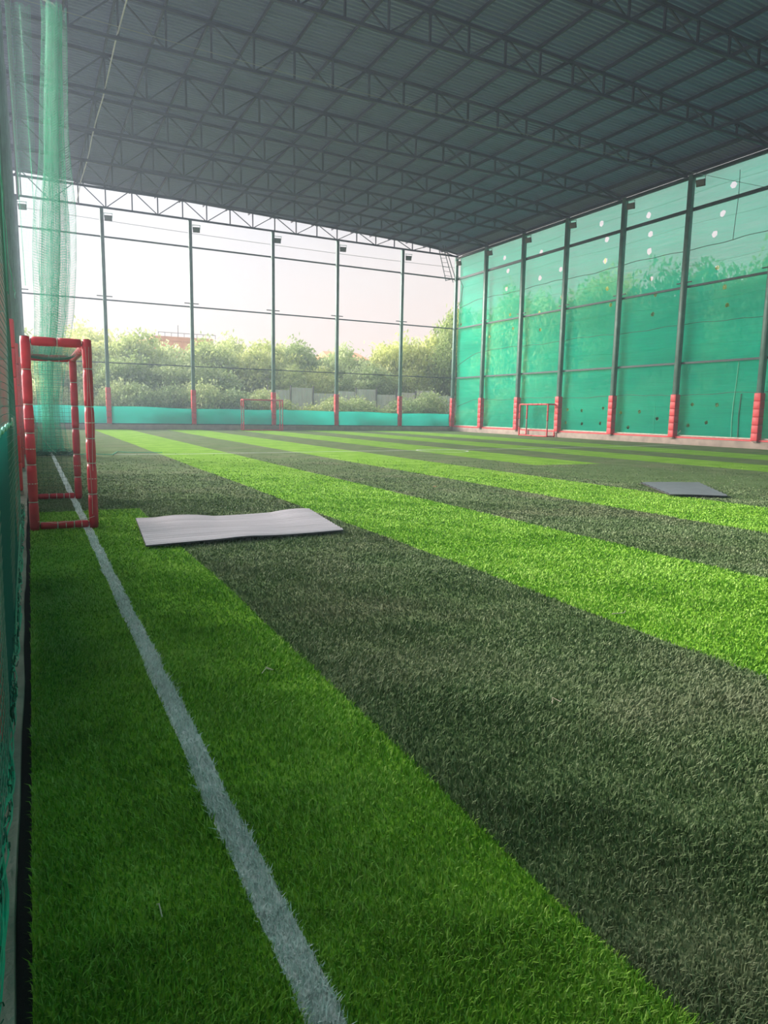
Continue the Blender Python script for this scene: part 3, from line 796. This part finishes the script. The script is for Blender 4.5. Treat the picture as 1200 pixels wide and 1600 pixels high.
# loose tie cords on the near goal
MB().tube([(.03, -.05, .1), (.2, -.055, .075), (.35, -.055, .09), (.5, -.06, .11), (.56, -.055, .13)], .003, 4).build('tie_cord', M['tie'], g)
MB().tube([(.535+.01*math.sin(z*5), -.05, z) for z in np.linspace(.15, 1.85, 24)], .0022, 4).build('tie_cord', M['tie'], g)
MB().tube([(.568+.006*math.sin(z*7), -.048, z) for z in np.linspace(.6, 1.85, 18)], .0022, 4).build('tie_cord', M['tie'], g)
goal(2.50, .50, 1.93, .042, M['redwall'], 'small red goal in front of the back wall cloth band', (11.72, 42.75, 0), -math.pi/2, False, (1, 2))
goal(2.60, .55, 1.95, .05, M['redwall'], 'small red goal standing against the right green cloth wall', (27.45, 34.6, 0), math.pi, False, (1,))

# ------------------------------------------------------------------ mats
def floor_mat(name, c4, th, ridges, mtop, mside, label, wave):
    bl_, br_, tr_, tl_ = [Vector(c) for c in c4]
    t = empty(name, ((bl_.x+tr_.x)/2, (bl_.y+tr_.y)/2, 0)); tag(t, label, 'mat')
    org = Vector((t.location.x, t.location.y))
    def P_(u, v, dz):
        a = bl_.lerp(br_, u); b = tl_.lerp(tr_, u); p = a.lerp(b, v)-org
        wig = wave(u, v)
        return (p.x, p.y, .028+dz+wig)
    us = np.linspace(0, 1, 60); vs = np.linspace(0, 1, ridges*4+1)
    rg = lambda v: .013*abs(math.sin(v*math.pi*ridges))
    MB().grid(lambda u, v: P_(u, v, th+rg(v)), us, vs).build('mat_top', mtop, t)
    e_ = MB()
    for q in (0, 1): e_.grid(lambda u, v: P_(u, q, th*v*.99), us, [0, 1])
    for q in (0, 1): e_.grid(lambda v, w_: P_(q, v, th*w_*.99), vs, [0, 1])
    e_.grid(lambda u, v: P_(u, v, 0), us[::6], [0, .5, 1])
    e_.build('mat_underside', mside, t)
floor_mat('foam_mat', [(.86, 6.33), (2.83, 6.47), (2.95, 7.80), (.97, 7.86)], .014, 15, M['mat1'], M['mat1e'],
          'pale lilac-white ribbed mat lying across turf seams in front of the near goal',
          lambda u, v: .026*max(0, math.sin(u*9.5-.9))*(v**1.5)+.012*(1+math.sin(u*6+v*2.0))*(.3+.5*v)+.012*math.exp(-((u-.47)/.12)**2)*(1-v))
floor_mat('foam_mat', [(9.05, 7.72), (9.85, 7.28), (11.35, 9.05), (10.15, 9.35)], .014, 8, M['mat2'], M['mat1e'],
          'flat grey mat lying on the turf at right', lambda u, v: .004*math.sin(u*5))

# ------------------------------------------------------------------ small things on the turf
def debris(u_, pts, mt, r, name, label, cat):
    o = MB().tube(pts, r, 4).build(name, M[mt]); tag(o, label, cat)
debris(0, [(.90, 2.98, .045), (.93, 3.02, .05), (.96, 3.0, .045), (.94, 3.05, .045)], 'straw', .0022, 'straw_bit', 'pale bit of straw on bright turf right of the white line', 'straw')
debris(0, [(1.92, 2.16, .04), (1.955, 2.2, .045), (1.965, 2.16, .04), (1.99, 2.18, .04)], 'straw', .002, 'straw_bit', 'pale thin stalk on the dark turf right of the nearest bright strip', 'straw')
debris(0, [(3.15, 3.05, .045), (3.22, 3.02, .05), (3.27, 3.06, .045)], 'straw', .003, 'straw_bit', 'pale stalk on the second bright strip near the right edge', 'straw')
debris(0, [(.22, 1.62, .045), (.222, 1.60, .06), (.224, 1.57, .045)], 'straw', .002, 'straw_bit', 'short pale stalk on bright turf between kerb and white line', 'straw')
lf = MB(); lf.v = [(0, 0, .05), (.05, .03, .065), (.12, .02, .05), (.06, -.03, .055)]; lf.f = [(0, 1, 2, 3)]
lf.v += [(x, y_, z-.003) for x, y_, z in lf.v]; lf.f += [(7, 6, 5, 4), (0, 4, 5, 1), (1, 5, 6, 2), (2, 6, 7, 3), (3, 7, 4, 0)]
o = lf.build('dry_leaf', M['leafb']); o.location = (5.98, 9.95, -.02); tag(o, 'small orange-brown dry leaf on the third dark strip', 'leaf')

# ------------------------------------------------------------------ trees
def crown_mesh(name, seed, rx, rz, n_cl, per, leaf, mt, low=.0):
    per = int(per*1.35)
    r = np.random.default_rng(seed)
    V = []; A = []
    # clusters fill an irregular dome made of a few lobes
    lobes = [(r.uniform(-.45, .45)*rx, r.uniform(-.45, .45)*rx, r.uniform(.35, .72)*rz, r.uniform(.45, .7)) for _ in range(7)]
    C = []
    while len(C) < n_cl:
        l = lobes[r.integers(len(lobes))]
        d = r.normal(size=3); d /= np.linalg.norm(d); q = r.uniform(.55, 1.0)
        p = np.array([l[0]+d[0]*rx*l[3]*q, l[1]+d[1]*rx*l[3]*q, l[2]+d[2]*rz*.45*l[3]*1.3*q])
        if p[2] > low: C.append(p)
    C = np.array(C)
    n = n_cl*per
    cen = np.repeat(C, per, axis=0)+r.normal(size=(n, 3))*np.array([.32, .32, .22])
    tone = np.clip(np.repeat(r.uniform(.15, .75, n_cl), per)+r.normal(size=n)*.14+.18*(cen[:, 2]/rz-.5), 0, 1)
    a = r.normal(size=(n, 3)); a /= np.linalg.norm(a, axis=1)[:, None]
    b = np.cross(a, r.normal(size=(n, 3))); b /= np.linalg.norm(b, axis=1)[:, None]
    s = leaf*r.uniform(.6, 1.3, n)[:, None]
    P = np.stack([cen-a*s, cen+b*s*.42, cen+a*s, cen-b*s*.42], axis=1).reshape(-1, 3).astype(np.float32)
    F = np.arange(n*4, dtype=np.int32)
    me = bpy.data.meshes.new(name)
    me.vertices.add(n*4); me.vertices.foreach_set('co', P.ravel())
    me.loops.add(n*4); me.loops.foreach_set('vertex_index', F)
    me.polygons.add(n); me.polygons.foreach_set('loop_start', np.arange(0, n*4, 4, dtype=np.int32))
    me.update(calc_edges=True)
    at = me.attributes.new('leaf', 'FLOAT', 'POINT'); at.data.foreach_set('value', np.repeat(tone, 4).astype(np.float32))
    me.materials.append(mt)
    return me
crowns = [crown_mesh('crown', 11, 3.0, 6.0, 420, 34, .17, M['leaf'], .4), crown_mesh('crown', 12, 3.2, 6.0, 420, 34, .17, M['leafd'], .4),
          crown_mesh('crown', 13, 2.7, 6.0, 400, 34, .15, M['leaf'], .4)]
bushm = [crown_mesh('bush', 21, 1.7, 2.6, 200, 34, .11, M['leafd'], .05), crown_mesh('bush', 22, 1.5, 2.4, 200, 34, .12, M['leaf'], .05)]
airy = crown_mesh('airy_crown', 31, 2.4, 6.0, 170, 30, .13, M['leaf'], 1.2)
tr_ = MB()
rt = random.Random(9)
tr_.tube([(0, 0, -.1), (.1, .05, 1.5), (-.05, .1, 3.2), (.1, 0, 4.4)], [.16, .13, .09, .04], 7)
for k in range(9):
    a_ = rt.uniform(0, 6.28); z_ = rt.uniform(1.2, 3.6); L_ = rt.uniform(1, 2)
    tr_.tube([(.05, .05, z_), (L_*.5*math.cos(a_), L_*.5*math.sin(a_), z_+.7), (L_*math.cos(a_), L_*math.sin(a_), z_+1.6)], [.06, .04, .015], 5)
trm = tr_.mesh('trunk', M['bark'])
def tree(x, y, h, wdt, k, label, group, m_=None):
    t = empty('tree', (x, y, -.06), rnd.uniform(0, 6.28)); t.scale = (wdt, wdt, h/6.0)
    link('crown', m_ or crowns[k % 3], t); link('trunk', trm, t)
    tag(t, label, 'tree', group)
def bush(x, y, h, wdt, k, label, group):
    o = link('bush', bushm[k % 2], None, (x, y, -.06)); o.scale = (wdt, wdt, h/2.6); o.rotation_euler = (0, 0, rnd.uniform(0, 6.28))
    tag(o, label, 'bush', group)
bays = ['left of the first back post', 'between the first and second back posts', 'between the second and third back posts', 'between the third and fourth back posts', 'between the fourth and fifth back posts', 'between the fifth back wall post and the corner']
def bay_of(x, y):
    u = x*YB/y; b = 0
    for p_ in XB[1:]:
        if u > p_: b += 1
    return bays[b]
TB = [  # x, y, height, width, kind
 (0.0, 55, 6.9, 1.0, 0), (3.6, 54, 6.2, .95, 2), (7.2, 54, 6.9, 1.0, 0), (10.4, 56, 5.9, 1.0, 1), (13.2, 55, 6.5, 1.0, 2), (16.3, 54, 6.9, 1.05, 0),
 (19.4, 56, 6.7, 1.0, 2), (22.6, 57, 6.0, 1.0, 1), (25.2, 55, 6.6, .9, 1), (27.8, 54, 7.3, 1.0, 2), (30.8, 52.5, 8.2, .85, 0), (34, 53, 10.8, .85, 0), (36.5, 56, 9.8, 1.0, 2),
 (5.3, 49.5, 4.6, .8, 2), (9.0, 49.8, 4.8, .85, 1), (12.2, 50.5, 4.6, .8, 0), (17.2, 52.2, 5.0, .8, 2), (1.6, 49.3, 4.5, .8, 0), (21.0, 52.2, 4.8, .8, 0), (24.5, 52.2, 5.0, .8, 1), (28.6, 51.6, 5.0, .75, 2),
 (-3, 56, 7.5, 1.0, 1), (15, 62, 7.2, 1.1, 2), (21, 63, 7.3, 1.1, 0), (5, 61, 7.5, 1.0, 2), (33, 62, 8.0, 1.1, 1)]
seen = {}
for x, y, h, wd, k in TB:
    b = bay_of(x, y)
    row = 'short bushy' if h < 5.1 else ('far' if y > 60 else 'tall')
    kd = ['yellow-green', 'grey-green', 'bright green'][k]
    lab = '%s %s tree %s' % (row, kd, b)
    if lab in seen: lab = lab.replace(' tree', ' tree further right')
    seen[lab] = 1
    tree(x, y, h, wd, k, lab, 'trees beyond the back wall')
tree(32.0, 50.5, 9.9, .85, 0, 'airy tall tree standing just left of the far corner post, top against the sky', 'trees beyond the back wall', airy)
rb = random.Random(4)
seen = {}
for i in range(19):
    x = -1+i*1.85+rb.uniform(-.4, .4); y = 45.9+rb.uniform(-.3, .3)
    b = bay_of(x, y); side = ['low rounded', 'ragged', 'dense', 'leafy', 'spreading'][seen.get(b, 0) % 5]; seen[b] = seen.get(b, 0)+1
    h_ = rb.uniform(2.0, 2.9); kk = 1 if rb.random() < .35 else 0
    if x > 15: h_ *= (.95, .7, 1.02)[i % 3]
    if x > 27.5: h_ *= .6
    bush(x, y, h_, rb.uniform(.75, .95), kk, '%s %s bush, %s' % (side, 'bright green' if kk else 'dull green', b), 'bushes beyond the back wall')
for i, (y, h) in enumerate([(17, 9.2), (20.5, 9.4), (24, 9.6), (27.5, 10.1), (31, 9.8), (34.5, 10.3), (38, 10.8), (41.5, 9.8), (45, 10.4), (48, 10.0)]):
    where = ['beyond the right edge', 'at the right edge', 'right of the fifth post from the far corner', 'left of the fifth post from the far corner', 'left of the fourth post from the far corner', 'left of the third post from the far corner', 'left of the second post from the far corner', 'left of the first post from the far corner', 'at the far corner', 'past the far corner'][i]
    tree(34.6+rb.uniform(-.5, .8), y, h, .95, i, 'tree dimly seen through green cloth, '+where, 'trees behind the right cloth')

for i in range(14):
    y = 14.5+i*2.15+rb.uniform(-.3, .3)
    bush(31.6+rb.uniform(-.2, .2), y, rb.uniform(2.6, 3.6), 1.05, i, 'dim bush behind the green cloth foot, %s' % (['%s %s' % (a_, b_) for a_ in ('near the right photo edge', 'near the fourth post from far corner', 'near the third post from far corner', 'near the second post from far corner', 'near the first post from far corner') for b_ in ('right side', 'middle', 'left side')][i]), 'bushes behind the right cloth')
# ------------------------------------------------------------------ haze in the air
hz = bpy.data.materials.new('haze'); hz.use_nodes = True; hz.node_tree.nodes.clear()
vs_ = hz.node_tree.nodes.new('ShaderNodeVolumeScatter'); ho = hz.node_tree.nodes.new('ShaderNodeOutputMaterial')
vs_.inputs['Density'].default_value = .0048; vs_.inputs['Anisotropy'].default_value = .35; vs_.inputs['Color'].default_value = (.64, .82, 1, 1)
hz.node_tree.links.new(vs_.outputs[0], ho.inputs['Volume'])
o = MB().box(-60, 110, -15, 130, -.5, 40).build('haze', hz); tag(o, kind='stuff'); o['label'] = 'thin pale haze in the air of the hall and beyond'; o['category'] = 'haze'

# ------------------------------------------------------------------ things beyond the back wall
bd = empty('building', (13.0, 70, 0)); tag(bd, 'orange brick building with a flat railed top rising above the trees at left', 'building')
MB().box(-3.4, 3.4, 0, 6, -.06, 7.7).build('wall', M['orange'], bd)
MB().box(-2.2, 3.4, -.1, 6, 7.7, 8.1).build('roof', M['orange2'], bd)
for k in range(8): MB().box(-3.2+k*.9, -3.1+k*.9, -.12, .0, 0, 7.7).build('pilaster', M['orange2'], bd)
r_ = MB(); r_.box(-1.8, 3.6, -.2, -.14, 8.42, 8.47)
for k in range(10): r_.box(-1.8+k*.6, -1.75+k*.6, -.2, -.14, 8.1, 8.47)
r_.build('railing', M['sheetdark'], bd)
MB().box(.05, .11, 0, .06, 8.1, 9.2).build('mast', M['sheetdark'], bd)
b2 = empty('building', (32.8, 74, 0)); tag(b2, 'distant orange roofed building peeping over the trees between fourth and fifth posts', 'building')
MB().box(-2.2, 2.2, 0, 5, -.06, 7.2).build('wall', M['orange'], b2)
rfm = MB(); rfm.v = [(-2.6, -.4, 7.2), (2.6, -.4, 7.2), (2.6, 5.4, 7.2), (-2.6, 5.4, 7.2), (-2.2, 2.5, 8.2), (2.2, 2.5, 8.2)]; rfm.f = [(0, 1, 5, 4), (1, 2, 5), (2, 3, 4, 5), (3, 0, 4), (3, 2, 1, 0)]
rfm.build('roof', M['orange2'], b2)
# corrugated boundary wall of separate sheets
bw = empty('boundary_wall', (18, 48.9, 0)); tag(bw, 'pale corrugated sheet boundary wall half hidden by bushes', 'wall')
def corr(x0, x1, z0, z1, y, per=.22, amp=.03):
    s_ = MB(); n_ = int((x1-x0)/per)*4
    s_.grid(lambda u, v: (x0+(x1-x0)*u/n_, y+amp*(1 if (u % 4) in (1, 2) else 0), v), list(range(n_+1)), [z0, z1]); return s_
for k in range(9):
    x0 = -2.6+k*1.75
    corr(x0, x0+1.6, 0, 2.75+.22*math.sin(k*2.1)+.015*k, .0).build('sheet', M['sheetwall'], bw)
    MB().box(x0-.1, x0-.02, -.05, .05, 0, 3.1).build('fence_stake', M['sheetdark'], bw)
shd = empty('shed', (32.9, 49.9, 0)); tag(shd, 'small pale corrugated shed just left of the far corner post', 'shed')
corr(-1.95, 1.5, 0, 2.45, 0, .2, .035).build('wall', M['sheetwall'], shd)
MB().box(-2.0, 1.6, -.04, 2, 2.45, 2.53).build('roof_edge', M['sheetdark'], shd)
MB().box(-2.0, 1.6, -.02, 2, 2.53, 2.72).build('roof', M['sheetwall'], shd)
MB().box(-2.0, -1.9, .0, 2, 0, 2.45).build('side_wall', M['sheetdark'], shd)
